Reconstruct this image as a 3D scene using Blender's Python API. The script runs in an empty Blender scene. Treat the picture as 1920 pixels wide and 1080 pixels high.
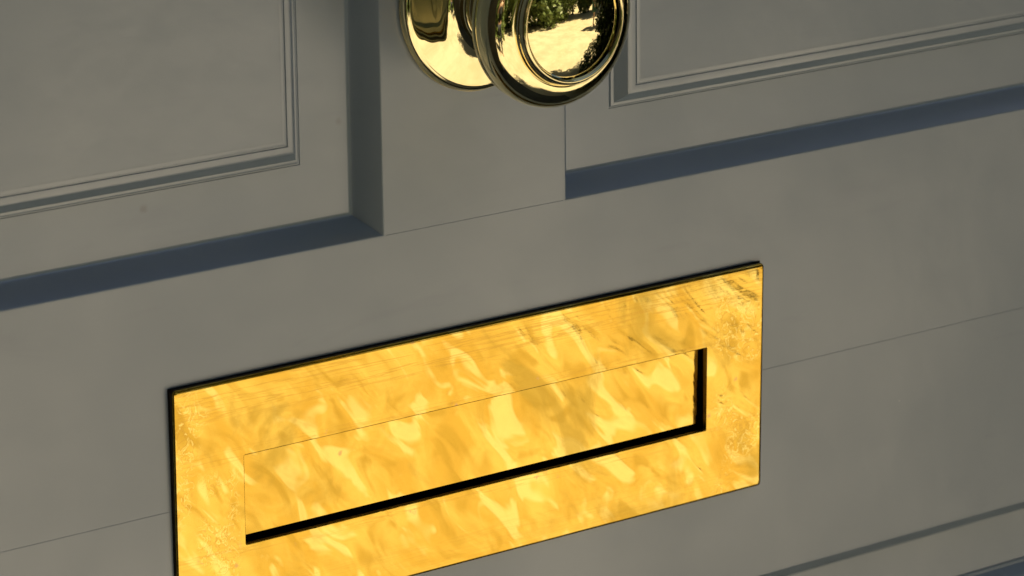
import bpy, bmesh, math, random
from mathutils import Vector, Matrix

random.seed(7)
sc = bpy.context.scene
col = sc.collection
rad = math.radians

# ---------------------------------------------------------------- camera
CAM_LOC = (-0.77702, -1.01016, 1.34324)
YAW, PITCH, ROLL = rad(37.568), rad(15.074), rad(-0.681)
fw = Vector((math.sin(YAW) * math.cos(PITCH), math.cos(YAW) * math.cos(PITCH), -math.sin(PITCH)))
rt = Vector((math.cos(YAW), -math.sin(YAW), 0))
up = rt.cross(fw)
r2 = rt * math.cos(ROLL) + up * math.sin(ROLL)
u2 = -rt * math.sin(ROLL) + up * math.cos(ROLL)
cam_data = bpy.data.cameras.new('camera')
cam = bpy.data.objects.new('camera', cam_data)
col.objects.link(cam)
cam.matrix_world = Matrix(((r2.x, u2.x, -fw.x, CAM_LOC[0]),
                           (r2.y, u2.y, -fw.y, CAM_LOC[1]),
                           (r2.z, u2.z, -fw.z, CAM_LOC[2]),
                           (0, 0, 0, 1)))
cam_data.sensor_width = 36
cam_data.lens = 36 * 7300 / 1920
cam_data.clip_start = 0.05
cam_data.clip_end = 600
cam_data.dof.use_dof = True
cam_data.dof.focus_distance = 1.30
cam_data.dof.aperture_fstop = 25
sc.camera = cam

# ---------------------------------------------------------------- sky, sun, exposure
SUN_EL, SUN_AZ = rad(60), rad(81)          # azimuth from +Y (behind the door) towards +X
world = bpy.data.worlds.new('World')
sc.world = world
world.use_nodes = True
wn = world.node_tree
wn.nodes.clear()
sky = wn.nodes.new('ShaderNodeTexSky')
sky.sky_type = 'NISHITA'
sky.sun_disc = False
sky.sun_elevation = SUN_EL
sky.sun_rotation = SUN_AZ
bg = wn.nodes.new('ShaderNodeBackground')
bg.inputs['Strength'].default_value = 0.05
wo = wn.nodes.new('ShaderNodeOutputWorld')
wn.links.new(sky.outputs[0], bg.inputs[0])
wn.links.new(bg.outputs[0], wo.inputs[0])

sun_data = bpy.data.lights.new('sun', 'SUN')
sun_data.energy = 5.0
sun_data.angle = rad(0.5)
sun_data.color = (1.0, 0.96, 0.89)
sun = bpy.data.objects.new('sun', sun_data)
col.objects.link(sun)
sd = Vector((math.sin(SUN_AZ) * math.cos(SUN_EL), math.cos(SUN_AZ) * math.cos(SUN_EL), math.sin(SUN_EL)))
sun.rotation_euler = sd.to_track_quat('Z', 'Y').to_euler()
sun.location = (3, 3, 8)

vs = sc.view_settings
sc.display_settings.display_device = 'sRGB'
vs.view_transform = 'Standard'
vs.look = 'None'
vs.exposure = 1.0
vs.gamma = 1.0
vs.use_curve_mapping = False


# ---------------------------------------------------------------- helpers
class NT:
    """Small wrapper for building procedural node trees."""
    def __init__(self, name):
        self.mat = bpy.data.materials.new(name)
        self.mat.use_nodes = True
        self.t = self.mat.node_tree
        self.b = self.t.nodes['Principled BSDF']
        self.out = self.t.nodes['Material Output']

    def n(self, kind, **kw):
        node = self.t.nodes.new(kind)
        for k, v in kw.items():
            if k.startswith('_'):
                setattr(node, k[1:], v)
            else:
                node.inputs[k.replace('__', ' ')].default_value = v
        return node

    def l(self, a, b):
        self.t.links.new(a, b)

    def coord(self, scale=(1, 1, 1), rot=(0, 0, 0)):
        tc = self.n('ShaderNodeTexCoord')
        mp = self.n('ShaderNodeMapping')
        mp.inputs['Scale'].default_value = scale
        mp.inputs['Rotation'].default_value = rot
        self.l(tc.outputs['Object'], mp.inputs['Vector'])
        return mp.outputs[0]

    def coord_rs(self, angle, scale):
        # turn in the plane of the door first, then stretch
        a, b = self.coord((1, 1, 1), (0, angle, 0)), self.n('ShaderNodeMapping')
        b.inputs['Scale'].default_value = scale
        self.l(a, b.inputs['Vector'])
        return b.outputs[0]

    def noise(self, vec, scale, detail=3, rough=0.5, dist=0.0):
        x = self.n('ShaderNodeTexNoise')
        x.inputs['Scale'].default_value = scale
        x.inputs['Detail'].default_value = detail
        x.inputs['Roughness'].default_value = rough
        x.inputs['Distortion'].default_value = dist
        self.l(vec, x.inputs['Vector'])
        return x.outputs['Fac']

    def math(self, op, a, b=None, c=None):
        x = self.n('ShaderNodeMath', _operation=op)
        for i, v in enumerate((a, b, c)):
            if v is None:
                continue
            if isinstance(v, (int, float)):
                x.inputs[i].default_value = v
            else:
                self.l(v, x.inputs[i])
        return x.outputs[0]

    def step(self, v, lo, hi, a=0.0, b=1.0):
        x = self.n('ShaderNodeMapRange', _interpolation_type='SMOOTHSTEP')
        self.l(v, x.inputs['Value'])
        x.inputs['From Min'].default_value = lo
        x.inputs['From Max'].default_value = hi
        x.inputs['To Min'].default_value = a
        x.inputs['To Max'].default_value = b
        return x.outputs['Result']

    def mix(self, f, a, b):
        x = self.n('ShaderNodeMix', _data_type='RGBA')
        if isinstance(f, (int, float)):
            x.inputs[0].default_value = f
        else:
            self.l(f, x.inputs[0])
        for i, v in ((6, a), (7, b)):
            if isinstance(v, tuple):
                x.inputs[i].default_value = (*v, 1)
            else:
                self.l(v, x.inputs[i])
        return x.outputs[2]

    def bump(self, h, dist=1.0, strength=1.0, prev=None):
        x = self.n('ShaderNodeBump')
        x.inputs['Distance'].default_value = dist
        x.inputs['Strength'].default_value = strength
        self.l(h, x.inputs['Height'])
        if prev is not None:
            self.l(prev, x.inputs['Normal'])
        return x.outputs[0]

    def xyz(self):
        tc = self.n('ShaderNodeTexCoord')
        s = self.n('ShaderNodeSeparateXYZ')
        self.l(tc.outputs['Object'], s.inputs[0])
        return s.outputs


DOOR_BASE = Vector((-0.0148, 0.0, 0.16))     # the Empty the door hangs on


def link(name, me, mat=None, parent=None, smooth=None):
    o = bpy.data.objects.new(name, me)
    col.objects.link(o)
    if mat:
        me.materials.append(mat)
    if parent:
        o.parent = parent
    if smooth is not None:
        for p in me.polygons:
            p.use_smooth = True
        if smooth < 180:
            me.set_sharp_from_angle(angle=rad(smooth))
    return o


def mesh(name, verts, faces, mat=None, parent=None, off=None, smooth=None):
    off = off or Vector()
    me = bpy.data.meshes.new(name)
    me.from_pydata([Vector(v) - off for v in verts], [], faces)
    bm = bmesh.new()
    bm.from_mesh(me)
    bmesh.ops.remove_doubles(bm, verts=bm.verts, dist=1e-7)
    bmesh.ops.recalc_face_normals(bm, faces=bm.faces)
    bm.to_mesh(me)
    bm.free()
    return link(name, me, mat, parent, smooth)


def prism(name, poly, y0, y1, mat, parent=None, off=None, bevel=0.0):
    """Polygon in XZ (list of (x,z)) extruded from y0 (front) to y1 (back); front edges eased by bevel."""
    off = off or Vector()
    bm = bmesh.new()
    f = [bm.verts.new(Vector((x, y0, z)) - off) for x, z in poly]
    b = [bm.verts.new(Vector((x, y1, z)) - off) for x, z in poly]
    n = len(poly)
    ff = bm.faces.new(f)
    bm.faces.new(b[::-1])
    for i in range(n):
        bm.faces.new((f[i], b[i], b[(i + 1) % n], f[(i + 1) % n]))
    bmesh.ops.recalc_face_normals(bm, faces=bm.faces)
    if bevel:
        bmesh.ops.bevel(bm, geom=list(ff.edges), offset=bevel, segments=2, profile=0.5, affect='EDGES')
    me = bpy.data.meshes.new(name)
    bm.to_mesh(me)
    bm.free()
    return link(name, me, mat, parent, 12)


def ring(name, x0, x1, z0, z1, prof, mat, parent, off, smooth=40):
    """Rectangular frame swept round x0..x1, z0..z1 with mitred corners; prof = [(inset, y)]."""
    V, F = [], []
    for i, y in prof:
        V += [(x0 + i, y, z0 + i), (x1 - i, y, z0 + i), (x1 - i, y, z1 - i), (x0 + i, y, z1 - i)]
    for k in range(len(prof) - 1):
        for j in range(4):
            a, b = k * 4 + j, k * 4 + (j + 1) % 4
            F.append((a, b, b + 4, a + 4))
    return mesh(name, V, F, mat, parent, off, smooth)


def lathe(name, cx, cz, prof, mat, parent, off, seg=160, smooth=180):
    """Profile [(r, y)] turned about the axis through (cx, cz) that runs out of the door."""
    V, F = [], []
    for r, y in prof:
        for s in range(seg):
            a = 2 * math.pi * s / seg
            V.append((cx + r * math.cos(a), y, cz + r * math.sin(a)))
    for k in range(len(prof) - 1):
        for s in range(seg):
            a, b = k * seg + s, k * seg + (s + 1) % seg
            F.append((a, b, b + seg, a + seg))
    return mesh(name, V, F, mat, parent, off, smooth)


def curve(pts, n=8):
    """Catmull-Rom through (r, y) points; a point repeated gives a crease."""
    out = []
    for i in range(len(pts) - 1):
        p0, p1, p2, p3 = pts[max(i - 1, 0)], pts[i], pts[i + 1], pts[min(i + 2, len(pts) - 1)]
        if p1 == p2:
            continue
        for k in range(n):
            t = k / n
            out.append(tuple(0.5 * (2 * b + (c - a) * t + (2 * a - 5 * b + 4 * c - d) * t * t + (3 * b - a - 3 * c + d) * t ** 3)
                             for a, b, c, d in zip(p0, p1, p2, p3)))
    out.append(pts[-1])
    return out


def tag(o, label=None, cat=None, group=None, kind=None):
    for k, v in (('label', label), ('category', cat), ('group', group), ('kind', kind)):
        if v:
            o[k] = v
    return o


# ---------------------------------------------------------------- materials
def paint_material():
    m = NT('grey_door_paint')
    v = m.coord()
    big = m.noise(v, 9, 4, 0.6)
    c = m.mix(big, (0.188, 0.246, 0.316), (0.206, 0.264, 0.336))
    smear = m.noise(m.coord((14, 14, 60)), 1.0, 4, 0.6, 0.6)
    c = m.mix(m.step(smear, 0.58, 0.76, 0, 0.5), c, (0.16, 0.21, 0.29))
    # small dark scuffs and pale dust specks
    vo = m.n('ShaderNodeTexVoronoi', _feature='F1')
    vo.inputs['Scale'].default_value = 26
    m.l(v, vo.inputs['Vector'])
    wob = m.noise(v, 300, 2)
    d = m.math('ADD', vo.outputs['Distance'], m.math('MULTIPLY', wob, 0.05))
    sel = m.n('ShaderNodeSeparateColor')
    m.l(vo.outputs['Color'], sel.inputs[0])
    c = m.mix(m.math('MULTIPLY', m.step(d, 0.035, 0.075, 0.5, 0), m.step(sel.outputs[0], 0.62, 0.63)), c, (0.09, 0.10, 0.115))
    vo2 = m.n('ShaderNodeTexVoronoi', _feature='F1')
    vo2.inputs['Scale'].default_value = 45
    m.l(v, vo2.inputs['Vector'])
    sel2 = m.n('ShaderNodeSeparateColor')
    m.l(vo2.outputs['Color'], sel2.inputs[0])
    c = m.mix(m.math('MULTIPLY', m.step(vo2.outputs['Distance'], 0.010, 0.018, 0.8, 0), m.step(sel2.outputs[1], 0.86, 0.87)), c, (0.6, 0.6, 0.6))
    m.l(c, m.b.inputs['Base Color'])
    m.l(m.step(big, 0.3, 0.7, 0.30, 0.40), m.b.inputs['Roughness'])
    m.b.inputs['IOR'].default_value = 1.78
    m.b.inputs['Specular IOR Level'].default_value = 1.0
    brush = m.noise(m.coord((35, 35, 900)), 1.0, 3, 0.55)
    h = m.math('ADD', m.math('MULTIPLY', brush, 0.000012), m.math('MULTIPLY', m.noise(v, 1400, 2), 0.000012))
    h = m.math('ADD', h, m.math('MULTIPLY', m.noise(v, 45, 3), 0.00022))
    m.l(m.bump(h), m.b.inputs['Normal'])
    return m.mat


def polished_brass():
    m = NT('polished_brass')
    v = m.coord()
    t = m.noise(v, 60, 4, 0.6)
    m.l(m.mix(m.step(t, 0.4, 0.75), (0.88, 0.77, 0.43), (0.84, 0.71, 0.37)), m.b.inputs['Base Color'])
    m.b.inputs['Metallic'].default_value = 1
    m.l(m.step(m.noise(v, 200, 3), 0.4, 0.8, 0.02, 0.06), m.b.inputs['Roughness'])
    h = m.math('ADD', m.math('MULTIPLY', m.noise(v, 90, 2), 0.00003), m.math('MULTIPLY', m.noise(v, 900, 2), 0.0000012))
    m.l(m.bump(h), m.b.inputs['Normal'])
    return m.mat


def worn_brass():
    """Old letter plate: rippled by years of polishing, scratches along the rim, pits and residue."""
    m = NT('worn_brass')
    o = m.xyz()
    X, Z = o[0], o[2]
    ox, oz = 0.0156, -0.9077           # the plate's own origin
    v = m.coord()
    # ripples leaning across the plate
    rip = m.noise(m.coord_rs(rad(42), (112, 10, 46)), 1.0, 2, 0.45, 0.9)
    mid = m.noise(v, 38, 2, 0.5, 0.8)
    fine = m.noise(v, 230, 3, 0.5, 1.6)
    # scratches parallel to the long edges, near the upper and lower rims
    scr = m.noise(m.coord((16, 10, 520)), 1.0, 4, 0.6, 0.5)
    zc, xc = 0.94915 + oz, -0.0156 + ox
    dz = m.math('ABSOLUTE', m.math('SUBTRACT', Z, zc))
    dx = m.math('ABSOLUTE', m.math('SUBTRACT', X, xc))
    rim = m.math('MULTIPLY', m.step(dz, 0.026, 0.032), m.step(Z, zc, zc + 0.01, 0.35, 1))
    slotline = m.step(m.math('ABSOLUTE', m.math('SUBTRACT', dz, 0.0165)), 0.001, 0.004, 1, 0)
    ends = m.step(dx, 0.098, 0.106)
    patch = m.step(m.noise(v, 55, 1), 0.42, 0.56)
    orn = m.math('MULTIPLY', ends, patch)
    h = m.math('MULTIPLY', m.math('SUBTRACT', rip, 0.5), 0.00030)
    h = m.math('ADD', h, m.math('MULTIPLY', m.math('SUBTRACT', mid, 0.5), 0.00026))
    h = m.math('ADD', h, m.math('MULTIPLY', m.math('MULTIPLY', m.math('SUBTRACT', fine, 0.5), m.math('ADD', m.math('MULTIPLY', orn, 0.00004), 0.000012)), 1.0))
    h = m.math('ADD', h, m.math('MULTIPLY', m.math('SUBTRACT', scr, 0.5), m.math('MULTIPLY', m.math('ADD', rim, m.math('MULTIPLY', slotline, 0.8)), 0.00004)))
    # polishing has worn the outermost edge smooth
    calm = m.math('MULTIPLY', m.step(dx, 0.1205, 0.1238, 1, 0), m.step(dz, 0.0375, 0.0408, 1, 0))
    h = m.math('MULTIPLY', h, calm)
    m.l(m.bump(h), m.b.inputs['Normal'])
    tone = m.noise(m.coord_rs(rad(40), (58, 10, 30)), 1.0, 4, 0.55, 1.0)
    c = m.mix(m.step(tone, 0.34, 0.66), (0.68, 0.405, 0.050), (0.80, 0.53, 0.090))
    c = m.mix(m.step(rip, 0.30, 0.47, 0.85, 0), c, (0.55, 0.33, 0.036))  # dark reflections painted into the ripple lows
    c = m.mix(m.step(rip, 0.55, 0.66, 0, 0.7), c, (0.93, 0.73, 0.21))  # pale glints painted along the ripple crests
    dark_refl = m.noise(m.coord_rs(rad(40), (30, 10, 18)), 1.0, 5, 0.6, 0.9)
    c = m.mix(m.step(dark_refl, 0.53, 0.68, 0, 0.75), c, (0.46, 0.30, 0.042))  # broad dark reflections painted on as patches
    # polish residue: fine lines along the rim, curly worn-out ornament towards the ends
    lines = m.math('MULTIPLY', m.step(m.math('ABSOLUTE', m.math('SUBTRACT', scr, 0.5)), 0.010, 0.035, 1, 0), m.math('ADD', rim, m.math('MULTIPLY', slotline, 0.7)))
    curl = m.math('MULTIPLY', m.step(m.math('ABSOLUTE', m.math('SUBTRACT', fine, 0.5)), 0.008, 0.03, 1, 0), orn)
    c = m.mix(m.math('MULTIPLY', m.math('MAXIMUM', lines, curl), 0.55), c, (0.50, 0.29, 0.045))
    edge2 = m.math('MULTIPLY', m.step(m.math('ABSOLUTE', m.math('SUBTRACT', fine, 0.56)), 0.008, 0.03, 1, 0), orn)
    c = m.mix(m.math('MULTIPLY', edge2, 0.5), c, (0.95, 0.78, 0.26))
    # pits with brown-pink residue
    vo = m.n('ShaderNodeTexVoronoi', _feature='F1')
    vo.inputs['Scale'].default_value = 70
    m.l(v, vo.inputs['Vector'])
    d = m.math('ADD', vo.outputs['Distance'], m.math('MULTIPLY', m.noise(v, 700, 2), 0.08))
    sel = m.n('ShaderNodeSeparateColor')
    m.l(vo.outputs['Color'], sel.inputs[0])
    pit = m.math('MULTIPLY', m.step(d, 0.07, 0.13, 1, 0), m.step(sel.outputs[0], 0.80, 0.82))
    res = m.math('MULTIPLY', m.step(m.noise(v, 110, 4, 0.7), 0.62, 0.70), slotline)
    c = m.mix(m.math('MULTIPLY', m.math('MAXIMUM', pit, res), 0.75), c, (0.55, 0.33, 0.13))
    m.l(c, m.b.inputs['Base Color'])
    m.b.inputs['Metallic'].default_value = 1
    m.l(m.step(m.noise(v, 60, 3), 0.35, 0.75, 0.07, 0.17), m.b.inputs['Roughness'])
    return m.mat


def simple(name, base, base2, scale, rough, bump_d=0.0, bump_s=None, detail=5, spec=0.4):
    m = NT(name)
    v = m.coord()
    m.l(m.mix(m.step(m.noise(v, scale, detail, 0.6), 0.35, 0.65), base, base2), m.b.inputs['Base Color'])
    m.b.inputs['Roughness'].default_value = rough
    m.b.inputs['Specular IOR Level'].default_value = spec
    if bump_d:
        m.l(m.bump(m.math('MULTIPLY', m.noise(v, bump_s or scale * 4, 4), bump_d)), m.b.inputs['Normal'])
    return m.mat


def dry_ground():
    m = NT('dry_grass_ground')
    v = m.coord()
    a = m.noise(v, 2.2, 5, 0.6)
    b = m.noise(v, 7, 4, 0.65)
    f = m.noise(v, 60, 3, 0.6)
    c = m.mix(m.step(a, 0.35, 0.65), (0.54, 0.475, 0.365), (0.45, 0.385, 0.285))
    c = m.mix(m.step(b, 0.52, 0.70, 0, 0.6), c, (0.58, 0.52, 0.41))
    c = m.mix(m.step(f, 0.55, 0.75, 0, 0.6), c, (0.42, 0.33, 0.20))
    m.l(c, m.b.inputs['Base Color'])
    m.b.inputs['Roughness'].default_value = 0.95
    m.b.inputs['Specular IOR Level'].default_value = 0.1
    return m.mat


M_PAINT = paint_material()
M_KNOB = polished_brass()
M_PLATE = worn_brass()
M_SHADE_BLACK = simple('shade_black', (0.008, 0.008, 0.009), (0.014, 0.013, 0.012), 60, 0.7, spec=0.2)  # black for the painted contact-shade rim and the slot inside
M_SIDE_SHADE = simple('side_shade_brass', (0.030, 0.019, 0.008), (0.065, 0.040, 0.014), 80, 0.6, spec=0.25)  # plate sides: contact shade and dark reflection put into the colour
def inner_brass():
    m = NT('dull_inner_brass')
    v = m.coord()
    m.l(m.mix(m.noise(v, 120, 4), (0.10, 0.07, 0.025), (0.30, 0.19, 0.06)), m.b.inputs['Base Color'])
    m.b.inputs['Metallic'].default_value = 1
    m.b.inputs['Roughness'].default_value = 0.4
    return m.mat


M_INNER = inner_brass()
M_DARKMETAL = simple('dark_spring_steel', (0.03, 0.03, 0.03), (0.05, 0.045, 0.04), 60, 0.5)
M_GROUND = dry_ground()
M_STONE = simple('doorstep_stone', (0.10, 0.095, 0.085), (0.13, 0.125, 0.11), 12, 0.85, 0.0006, 90)
M_WALL = simple('dark_render', (0.075, 0.068, 0.055), (0.095, 0.088, 0.07), 6, 0.9, 0.001, 60)
M_LEAF = simple('leaf_green', (0.10, 0.14, 0.035), (0.15, 0.20, 0.06), 3, 0.5)
M_LEAF2 = simple('hedge_green', (0.03, 0.05, 0.012), (0.05, 0.085, 0.02), 8, 0.45)
M_BARK = simple('bark', (0.05, 0.04, 0.03), (0.09, 0.075, 0.055), 8, 0.9, 0.01, 20)

# ---------------------------------------------------------------- setting: ground, step, wall round the doorway
G = 250
mesh('ground', [(-G, -G, 0), (G, -G, 0), (G, G, 0), (-G, G, 0)], [(0, 1, 2, 3)], M_GROUND)['kind'] = 'structure'

DX0, DX1, DZ0, DZ1 = -0.4668, 0.4372, 0.16, 2.19           # door leaf
wall = bpy.data.objects.new('house_wall', None)
wall.location = (-0.0148, 0.02, 0)
col.objects.link(wall)
tag(wall, 'dark rendered house wall round the grey door, seen only in the brass', 'wall')
wo_ = Vector(wall.location)
WX, WZ = 7.0, 6.0
for (a, b, c, d) in ((-WX, -0.53, 0, WZ), (0.50, WX, 0, WZ), (-0.53, 0.50, 2.26, WZ)):
    prism('wall_face', [(a, c), (b, c), (b, d), (a, d)], -0.02, 0.30, M_WALL, wall, wo_)
for (a, b, c, d) in ((-0.53, -0.4698, 0.15, 2.26), (0.4402, 0.50, 0.15, 2.26), (-0.4698, 0.4402, 2.193, 2.26)):
    prism('door_frame', [(a, c), (b, c), (b, d), (a, d)], -0.018, 0.10, M_PAINT, wall, wo_, 0.002)

# unseen block added left of the doorway to darken that side
side_blocker = prism('side_blocker_block', [(-1.02, 0), (-0.62, 0), (-0.62, 2.50), (-1.02, 2.50)], -0.46, -0.022, M_WALL, None, None, 0.006)
tag(side_blocker, 'unseen dark block added to shade the left of the grey door', 'side_blocker')
sky_blocker = prism('sky_blocker_slab', [(-1.06, 2.503), (1.55, 2.503), (1.55, 2.62), (-1.06, 2.62)], -0.50, -0.022, M_WALL, None, None, 0.006)  # added out of view to cut sky light on the panel ledges
tag(sky_blocker, 'unseen dark slab added to keep sky light off the grey door', 'sky_blocker')
step = prism('doorstep', [(-0.59, 0.0), (0.75, 0.0), (0.75, 0.15), (-0.59, 0.15)], -0.62, 0.10, M_STONE, None, None, 0.008)
tag(step, 'worn grey stone doorstep below the grey door', 'doorstep')

# ---------------------------------------------------------------- the door
door = bpy.data.objects.new('front_door', None)
door.location = DOOR_BASE
col.objects.link(door)
tag(door, 'grey painted panelled front door with brass knob and letter plate', 'door')
DO = DOOR_BASE

ML, MR = -0.0530, 0.0234                                    # muntin between the panels
LS, RS = -0.3668, 0.3372                                    # inner edges of the outer stiles
UZ0, UZ1 = 1.0270, 1.960                                    # upper panels
LZ0, LZ1 = 0.400, 0.8718                                    # lower panels
JZ = 0.9498                                                 # glue line of the two rail boards
TH = 0.044
g = 0.000012                                                 # half a joint
SX0, SX1, SZ0, SZ1 = -0.122, 0.0905, 0.927, 0.971           # slot cut through the rail

EASE = 0.00008


def board(name, poly):
    return prism(name, poly, 0.0, TH, M_PAINT, door, DO, EASE)


board('rail_board', [(LS + g, JZ + g), (SX0, JZ + g), (SX0, SZ1), (SX1, SZ1), (SX1, JZ + g), (RS - g, JZ + g), (RS - g, UZ0 - g), (LS + g, UZ0 - g)])
board('rail_board', [(LS + g, LZ1 + g), (RS - g, LZ1 + g), (RS - g, JZ - g), (SX1, JZ - g), (SX1, SZ0), (SX0, SZ0), (SX0, JZ - g), (LS + g, JZ - g)])
board('muntin', [(ML, UZ0 + g), (MR, UZ0 + g), (MR, UZ1 - g), (ML, UZ1 - g)])
board('muntin', [(ML, LZ0 + g), (MR, LZ0 + g), (MR, LZ1 - g), (ML, LZ1 - g)])
board('stile', [(DX0, DZ0), (LS - g, DZ0), (LS - g, DZ1), (DX0, DZ1)])
board('stile', [(RS + g, DZ0), (DX1, DZ0), (DX1, DZ1), (RS + g, DZ1)])
board('top_rail', [(LS + g, UZ1 + g), (RS - g, UZ1 + g), (RS - g, DZ1), (LS + g, DZ1)])
board('bottom_rail', [(LS + g, DZ0), (RS - g, DZ0), (RS - g, LZ0 - g), (LS + g, LZ0 - g)])

# splayed edge moulding: from the face of the frame down to the panel bed, eased by many coats of paint
PD = 0.0090
EDGE = [(-0.0009, -0.00002), (-0.0002, -0.00003), (0.0001, 0.00005), (0.00035, 0.0003), (0.0042, 0.0055), (0.0056, 0.0075), (0.0062, 0.0084),
        (0.0068, 0.00885), (0.0075, PD - 0.00005), (0.0082, PD + 0.0003)]
# raised field: quirk, small flat, steep rise, rounded top, small step up to the field
Q = 0.0267
BEAD = [(Q - 0.0007, PD + 0.0001), (Q - 0.0003, PD + 0.0001), (Q - 0.0001, PD + 0.0003), (Q + 0.0002, PD + 0.0003), (Q + 0.0005, PD - 0.0003),
        (Q + 0.0009, PD - 0.0005), (Q + 0.0017, PD - 0.0005), (Q + 0.0019, PD - 0.0007), (Q + 0.0046, PD - 0.0044), (Q + 0.0052, PD - 0.0048),
        (Q + 0.0062, PD - 0.0050), (Q + 0.0077, PD - 0.0050), (Q + 0.0079, PD - 0.0046), (Q + 0.0082, PD - 0.0046), (Q + 0.0084, PD - 0.0050),
        (Q + 0.0090, PD - 0.0052), (Q + 0.0100, PD - 0.0052)]


def panel(x0, x1, z0, z1):
    F = Q + 0.0095
    p = prism('panel', [(x0 + F, z0 + F), (x1 - F, z0 + F), (x1 - F, z1 - F), (x0 + F, z1 - F)], PD - 0.00515, 0.030, M_PAINT, door, DO)
    ring('edge_moulding', x0, x1, z0, z1, EDGE, M_PAINT, p, DO, 35)
    ring('panel_margin', x0, x1, z0, z1, [(0.0066, PD), (Q - 0.0003, PD)], M_PAINT, p, DO, 35)
    ring('bead_moulding', x0, x1, z0, z1, BEAD, M_PAINT, p, DO, 35)


panel(LS, ML, UZ0, UZ1)
panel(MR, RS, UZ0, UZ1)
panel(LS, ML, LZ0, LZ1)
panel(MR, RS, LZ0, LZ1)

# ---------------------------------------------------------------- the knob
KX, KZ, RZ = -0.0136, 1.1015, 1.1025       # the grip has sagged a little in its rose
rose_prof = curve([(0.0316, -0.0002), (0.0319, -0.0012), (0.0318, -0.0014), (0.0311, -0.0032), (0.0300, -0.0038), (0.0295, -0.0040),
                   (0.0270, -0.0046), (0.0230, -0.0056), (0.0190, -0.0068), (0.0160, -0.0084), (0.0144, -0.0106), (0.0137, -0.0130)], 6)
neck_prof = (curve([(0.0150, -0.0110), (0.0150, -0.0130), (0.0144, -0.0140), (0.0138, -0.0142)], 4)
             + curve([(0.0136, -0.0142), (0.0143, -0.0152), (0.0136, -0.0163)], 5)
             + curve([(0.0118, -0.0166), (0.0108, -0.0185), (0.0105, -0.0215), (0.0112, -0.0250), (0.0140, -0.0282)], 6))
knob_prof = (curve([(0.0110, -0.0270), (0.0160, -0.0292), (0.0215, -0.0312), (0.0259, -0.0335), (0.0279, -0.0352)], 6)
             + curve([(0.0282, -0.0352), (0.0290, -0.0360), (0.0289, -0.0371)], 4)
             + curve([(0.0288, -0.0372), (0.0296, -0.0392), (0.0298, -0.0412), (0.0294, -0.0437), (0.0281, -0.0461), (0.0259, -0.0480), (0.0234, -0.0491), (0.0220, -0.0493)], 8)
             + curve([(0.0215, -0.0492), (0.0212, -0.0499), (0.0211, -0.0506)], 4)
             + curve([(0.0210, -0.0508), (0.0207, -0.0518), (0.0200, -0.0525), (0.0193, -0.0524), (0.0188, -0.0517)], 6))
RD, YR = 0.0184, 0.0513
RS_ = RD / math.sin(rad(21))
dome_prof = [(RD, -YR + 0.0004)] + [(RS_ * math.sin(rad(21) * (1 - k / 24)), -YR - RS_ * (math.cos(rad(21) * (1 - k / 24)) - math.cos(rad(21)))) for k in range(24)] + [(0.00002, -YR - RS_ * (1 - math.cos(rad(21))))]

knob = bpy.data.objects.new('door_knob', None)
knob.location = (KX, 0, KZ)
col.objects.link(knob)
tag(knob, 'polished round brass door knob with mirror-bright domed face, above the letter plate', 'door knob')
KO = Vector(knob.location)
lathe('rose', KX, RZ, rose_prof, M_KNOB, knob, KO, 192, 60)
lathe('neck', KX, KZ, neck_prof, M_KNOB, knob, KO, 128, 60)
grip = lathe('grip', KX, KZ, knob_prof, M_KNOB, knob, KO, 192, 50)
lathe('domed_face', KX, KZ, dome_prof, M_KNOB, grip, KO, 192, 60)

# ---------------------------------------------------------------- the letter plate
PX0, PX1, PZ0, PZ1 = -0.1388, 0.1112, 0.9071, 0.9905
OX0, OX1, OZ0, OZ1 = -0.1123, 0.0847, 0.9334, 0.9639
PF, PB = -0.0031, -0.0005                                   # front and back faces


def rrect(x0, x1, z0, z1, r, n):
    pts = []
    for cx, cz, a0 in ((x1 - r, z1 - r, 0), (x0 + r, z1 - r, 90), (x0 + r, z0 + r, 180), (x1 - r, z0 + r, 270)):
        for k in range(n + 1):
            a = rad(a0 + 90 * k / n)
            pts.append((cx + r * math.cos(a), cz + r * math.sin(a)))
    return pts


def loft(name, loops, mat, parent, off, close=False, smooth=30):
    m_ = len(loops[0])
    V, F = [p for L in loops for p in L], []
    for k in range(len(loops) - (0 if close else 1)):
        k2 = (k + 1) % len(loops)
        for j in range(m_):
            F.append((k * m_ + j, k * m_ + (j + 1) % m_, k2 * m_ + (j + 1) % m_, k2 * m_ + j))
    return mesh(name, V, F, mat, parent, off, smooth)


def taper(y, z):
    # the casting is thicker at the top than at the bottom
    return y + (PZ1 - z) * 0.015 if y < -0.0015 else y


def lp_out(inset, y, r):
    return [(x, taper(y, z), z) for x, z in rrect(PX0 + inset, PX1 - inset, PZ0 + inset, PZ1 - inset, r, 6)]


def lp_in(inset, y, r):
    return [(x, taper(y, z), z) for x, z in rrect(OX0 - inset, OX1 + inset, OZ0 - inset, OZ1 + inset, r, 6)]


plate = bpy.data.objects.new('letter_plate', None)
plate.location = (0.5 * (PX0 + PX1), 0, PZ0)
col.objects.link(plate)
tag(plate, 'worn rippled brass letter plate with long recessed flap, below the knob', 'letter plate')
PO = Vector(plate.location)
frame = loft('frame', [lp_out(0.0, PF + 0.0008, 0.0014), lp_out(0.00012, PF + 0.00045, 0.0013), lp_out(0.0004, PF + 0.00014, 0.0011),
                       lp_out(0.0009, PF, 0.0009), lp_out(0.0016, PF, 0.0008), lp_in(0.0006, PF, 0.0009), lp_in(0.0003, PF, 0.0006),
                       lp_in(0.0001, PF + 0.00006, 0.0005), lp_in(0.0, PF + 0.0002, 0.0004)], M_PLATE, plate, PO)
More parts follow.
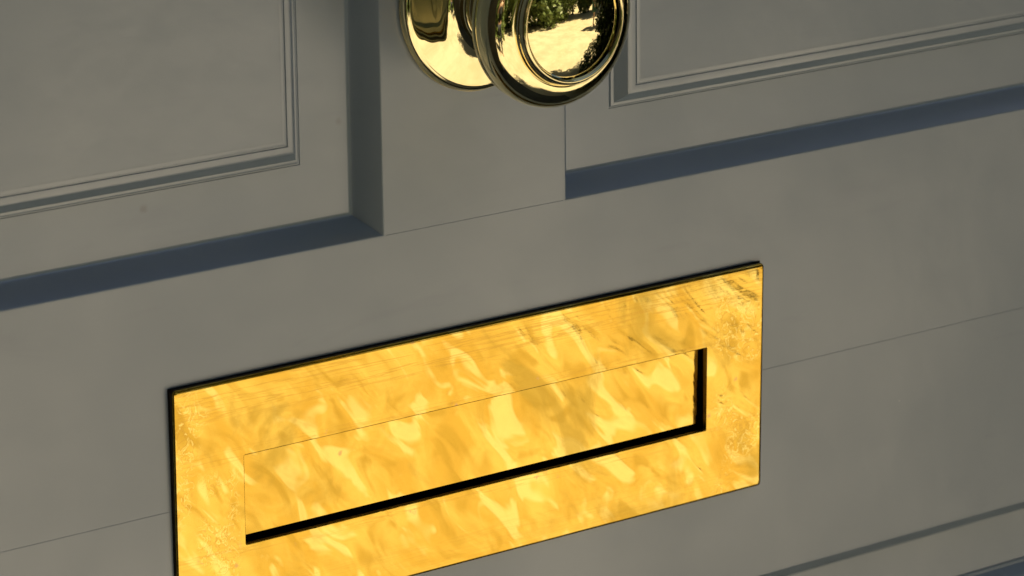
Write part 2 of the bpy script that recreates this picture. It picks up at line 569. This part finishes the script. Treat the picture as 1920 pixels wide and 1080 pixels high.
# sides and back of the casting, coloured near-black for contact shade
loft('frame_side', [lp_out(0.0, PF + 0.0008, 0.0014), lp_out(0.0, PB - 0.0003, 0.0014), lp_out(0.0002, PB, 0.0013), lp_in(0.0, PB, 0.0004)], M_SIDE_SHADE, frame, PO)
loft('slot_edge', [lp_in(0.0, PB, 0.0004), lp_in(0.0, PF + 0.0002, 0.0004)], M_INNER, frame, PO)
# flap hung behind the opening, a touch short at the right and at the bottom
fx0, fx1, fz0, fz1, fy = OX0 - 0.003, OX1 - 0.0008, OZ0 + 0.0015, OZ1 + 0.003, 0.0009
flap = prism('flap', [(fx0, fz0), (fx1, fz0), (fx1, fz1), (fx0, fz1)], fy, fy + 0.0020, M_PLATE, plate, PO, 0.0004)
for v_ in flap.data.vertices:                                # hangs slightly inwards
    v_.co.y += (fz1 - PO.z - v_.co.z) * 0.018
prism('hinge_rod', [(fx0 - 0.002, 0.9668), (fx1 + 0.004, 0.9668), (fx1 + 0.004, 0.9698), (fx0 - 0.002, 0.9698)], 0.0025, 0.0055, M_DARKMETAL, flap, PO, 0.0008)
# black rim round the plate: contact shade painted as a strip
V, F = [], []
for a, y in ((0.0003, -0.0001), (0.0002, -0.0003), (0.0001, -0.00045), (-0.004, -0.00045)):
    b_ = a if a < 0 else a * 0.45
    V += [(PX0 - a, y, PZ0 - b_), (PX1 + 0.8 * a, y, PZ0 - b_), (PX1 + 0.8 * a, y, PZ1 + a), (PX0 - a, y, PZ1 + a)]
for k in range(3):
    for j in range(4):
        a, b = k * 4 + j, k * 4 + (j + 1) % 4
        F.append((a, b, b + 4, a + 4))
mesh('shade_rim', V, F, M_SHADE_BLACK, plate, PO, 40)
# dark box of the letter slot behind the flap
liner = ring('slot_liner', SX0, SX1, SZ0, SZ1, [(0.0001, 0.0030), (0.0002, TH + 0.004), (0.02, TH + 0.004)], M_SHADE_BLACK, plate, PO, 40)
mesh('draught_strip', [(SX0, TH + 0.006, SZ0), (SX1, TH + 0.006, SZ0), (SX1, TH + 0.006, SZ1), (SX0, TH + 0.006, SZ1)], [(0, 1, 2, 3)], M_SHADE_BLACK, liner, PO)


# ---------------------------------------------------------------- greenery mirrored in the brass
def leaves(rng, n, place, size):
    V, F = [], []
    for _ in range(n):
        p = place(rng)
        s = size * rng.uniform(0.6, 1.35)
        d = Vector((rng.gauss(0, 1), rng.gauss(0, 1), rng.gauss(0, 0.8))).normalized()
        e = d.cross(Vector((rng.gauss(0, 1), rng.gauss(0, 1), rng.gauss(0, 1)))).normalized()
        k = len(V)
        V += [p - d * s, p + e * s * 0.5, p + d * s, p - e * s * 0.5]
        F.append((k, k + 1, k + 2, k + 3))
    return V, F


def raw(name, V, F, mat, parent):
    me = bpy.data.meshes.new(name)
    me.from_pydata([tuple(v) for v in V], [], F)
    return link(name, me, mat, parent)


def tree(loc, h, r, seed, label, n=2600):
    rng = random.Random(seed)
    root = bpy.data.objects.new('tree', None)
    root.location = loc
    col.objects.link(root)
    tag(root, label, 'tree', 'trees across the dry lawn')
    V, F = [], []
    def limb(p, q, ra, rb):
        p, q = Vector(p), Vector(q)
        d = (q - p).normalized()
        s = d.orthogonal().normalized()
        t = d.cross(s)
        k = len(V)
        for c, rr in ((p, ra), (q, rb)):
            for i in range(8):
                a = i * math.pi / 4
                V.append(c + (s * math.cos(a) + t * math.sin(a)) * rr)
        for i in range(8):
            F.append((k + i, k + (i + 1) % 8, k + 8 + (i + 1) % 8, k + 8 + i))
    limb((0, 0, -0.1), (0, 0, h * 0.45), 0.05 * h * 0.6, 0.03 * h * 0.6)
    lobes = []
    for i in range(15):
        a = rng.uniform(0, 6.28)
        z = h * rng.uniform(0.10, 0.86)
        q = r * rng.uniform(0.2, 0.72) * (1.15 - abs(z / h - 0.5))
        c = Vector((math.cos(a) * q, math.sin(a) * q, z))
        lobes.append((c, r * rng.uniform(0.34, 0.55)))
        limb((0, 0, h * rng.uniform(0.2, 0.42)), c, 0.012 * h, 0.004 * h)
    raw('trunk', V, F, M_BARK, root)

    def place(g_):
        c, lr = g_.choice(lobes)
        d = Vector((g_.gauss(0, 1), g_.gauss(0, 1), g_.gauss(0, 0.8))).normalized()
        return c + d * lr * g_.uniform(0.55, 1.05)
    raw('crown', *leaves(rng, n, place, 0.035 * h), M_LEAF, root)


def shrub(loc, dims, seed, label, n=7000):
    rng = random.Random(seed)
    root = bpy.data.objects.new('shrub', None)
    root.location = loc
    col.objects.link(root)
    tag(root, label, 'shrub', 'dark shrubs beside the doorway')
    lobes = [(Vector((rng.uniform(-.4, .4) * dims[0], rng.uniform(-.4, .4) * dims[1], rng.uniform(0.1, 0.9) * dims[2])), rng.uniform(0.22, 0.36)) for _ in range(16)]

    def place(g_):
        c, lr = g_.choice(lobes)
        d = Vector((g_.gauss(0, 1), g_.gauss(0, 1), g_.gauss(0, 1))).normalized()
        q = c + d * lr * g_.uniform(0.4, 1.05)
        q.z = max(q.z, 0.02)
        return q
    raw('foliage', *leaves(rng, n, place, 0.035), M_LEAF2, root)
    V, F = [], []
    for c, _ in lobes:
        d = c.normalized()
        s = d.orthogonal().normalized()
        t = d.cross(s)
        k = len(V)
        for p, rr in ((Vector((0, 0, -0.03)), 0.018), (c, 0.006)):
            for i in range(5):
                a = i * 2 * math.pi / 5
                V.append(p + (s * math.cos(a) + t * math.sin(a)) * rr)
        for i in range(5):
            F.append((k + i, k + (i + 1) % 5, k + 5 + (i + 1) % 5, k + 5 + i))
    raw('stem', V, F, M_BARK, root)


shrub((1.46, -0.60, 0), (0.75, 0.6, 2.3), 11, 'dark green shrub right of the doorstep, mirrored in the knob', 13000)
shrub((2.15, -0.45, 0), (0.9, 0.5, 1.9), 12, 'dark green shrub further along the house wall', 9000)
KINDS = ('broad', 'tall', 'round', 'spreading', 'bushy', 'dense', 'wide', 'leaning', 'low', 'old', 'slim')
for i in range(11):
    az = rad(-66 + i * 14)
    d = (5.2 if i < 4 else 6.6 if i < 6 else 7.8 if i < 7 else 10.4) + 0.4 * math.sin(i * 2.1)
    tree((d * math.sin(az), -d * math.cos(az), 0), (5.6 + 0.9 * math.sin(i * 1.7)) * (0.8 if 4 <= i <= 6 else 1), 2.3 + 0.25 * math.cos(i * 2.9), 30 + i,
         KINDS[i] + ' green tree at the far edge of the dry lawn, mirrored in the knob', 5200)


# ---------------------------------------------------------------- people mirrored in the brass
def cloth(name, c):
    return simple(name, c, tuple(x * 0.8 for x in c), 14, 0.8, 0.002, 40)


def person(loc, rz, top, legs, label, arms, dress=False, h=1.7):
    """Standing figure: one skinned body, with clothing and hair as children; faces -Y before the turn rz."""
    root = bpy.data.objects.new('person', None)
    root.location = loc
    root.rotation_euler.z = rz
    root.scale = (h / 1.7,) * 3
    col.objects.link(root)
    tag(root, label, 'person', 'people out on the lawn')

    def skin(name, pts, edges, mat):
        me = bpy.data.meshes.new(name)
        me.from_pydata([p[:3] for p in pts], edges, [])
        o = link(name, me, mat, root)
        md = o.modifiers.new('skin', 'SKIN')
        o.modifiers.new('smooth', 'SUBSURF').levels = 1
        me.materials.clear()
        me.materials.append(mat)
        for v_, p in zip(me.skin_vertices[0].data, pts):
            v_.radius = (p[3], p[4] if len(p) > 4 else p[3])
        me.skin_vertices[0].data[0].use_root = True
        md.use_smooth_shade = True
        return o
    P = [(0, 0, .94, .15, .11), (0, 0, 1.10, .13, .10), (0, 0.01, 1.28, .16, .11), (0, 0.01, 1.40, .13, .08), (0, 0, 1.48, .055), (0, -.01, 1.55, .07, .08), (0, -.01, 1.62, .075, .09), (0, 0, 1.69, .045)]
    E = [(0, 1), (1, 2), (2, 3), (3, 4), (4, 5), (5, 6), (6, 7)]
    for sgn in (-1, 1):
        k = len(P)
        P += [(sgn * .09, 0, .86, .085), (sgn * .10, -.01, .50, .058), (sgn * .105, .01, .10, .038), (sgn * .11, -.03, .035, .035), (sgn * .115, -.14, .025, .03)]
        E += [(0, k), (k, k + 1), (k + 1, k + 2), (k + 2, k + 3), (k + 3, k + 4)]
        a = arms[0 if sgn < 0 else 1]
        k = len(P)
        P += [(sgn * .17, .01, 1.38, .055), (sgn * a[0][0], a[0][1], a[0][2], .042), (sgn * a[1][0], a[1][1], a[1][2], .03), (sgn * a[2][0], a[2][1], a[2][2], .026)]
        E += [(3, k), (k, k + 1), (k + 1, k + 2), (k + 2, k + 3)]
    skin('body', P, E, M_SKIN)
    if dress:
        T = [(0, 0, .52, .25, .20), (0, 0, .92, .185, .145), (0, 0, 1.10, .15, .12), (0, .01, 1.28, .18, .13), (0, .01, 1.42, .13, .09)]
        skin('dress', T, [(0, 1), (1, 2), (2, 3), (3, 4)], top)
    else:
        T = [(0, 0, .90, .175, .13), (0, 0, 1.10, .155, .12), (0, .01, 1.28, .185, .13), (0, .01, 1.42, .14, .09)]
        skin('shirt', T, [(0, 1), (1, 2), (2, 3)], top)
        L = [(0, 0, .92, .165, .125)]
        EL = []
        for sgn in (-1, 1):
            k = len(L)
            L += [(sgn * .09, 0, .84, .10), (sgn * .10, -.01, .50, .075), (sgn * .105, .01, .10, .06)]
            EL += [(0, k), (k, k + 1), (k + 1, k + 2)]
        skin('trousers', L, EL, legs)
    skin('hair', [(0, .03, 1.60, .075, .08), (0, .02, 1.68, .075, .085), (0, -.01, 1.715, .05)], [(0, 1), (1, 2)], M_HAIR)
    return root


M_SKIN = simple('skin', (0.45, 0.28, 0.20), (0.50, 0.32, 0.23), 10, 0.5)
M_HAIR = simple('dark_hair', (0.03, 0.02, 0.012), (0.05, 0.035, 0.02), 60, 0.6)
DOWN = (((.24, .02, 1.12), (.25, -.05, .88), (.25, -.08, .78)),) * 2
UP = (((.27, -.10, 1.18), (.13, -.26, 1.44), (.07, -.28, 1.52)),) * 2
person((3.45, -2.72, 0), rad(140), cloth('green_cloth', (0.03, 0.10, 0.08)), None, 'person in a dark green dress standing on the dry lawn', DOWN, True, 1.66)
person((3.78, -2.36, 0), rad(130), cloth('white_cloth', (0.75, 0.75, 0.74)), cloth('blue_denim', (0.08, 0.11, 0.17)), 'person in a white shirt standing on the dry lawn', DOWN, False, 1.78)
person((-1.06, -1.38, 0), rad(180 - 37.5), cloth('black_cloth', (0.02, 0.02, 0.022)), cloth('dark_denim', (0.03, 0.035, 0.05)), 'person in dark clothes standing before the door with hands raised', UP, False, 1.72)
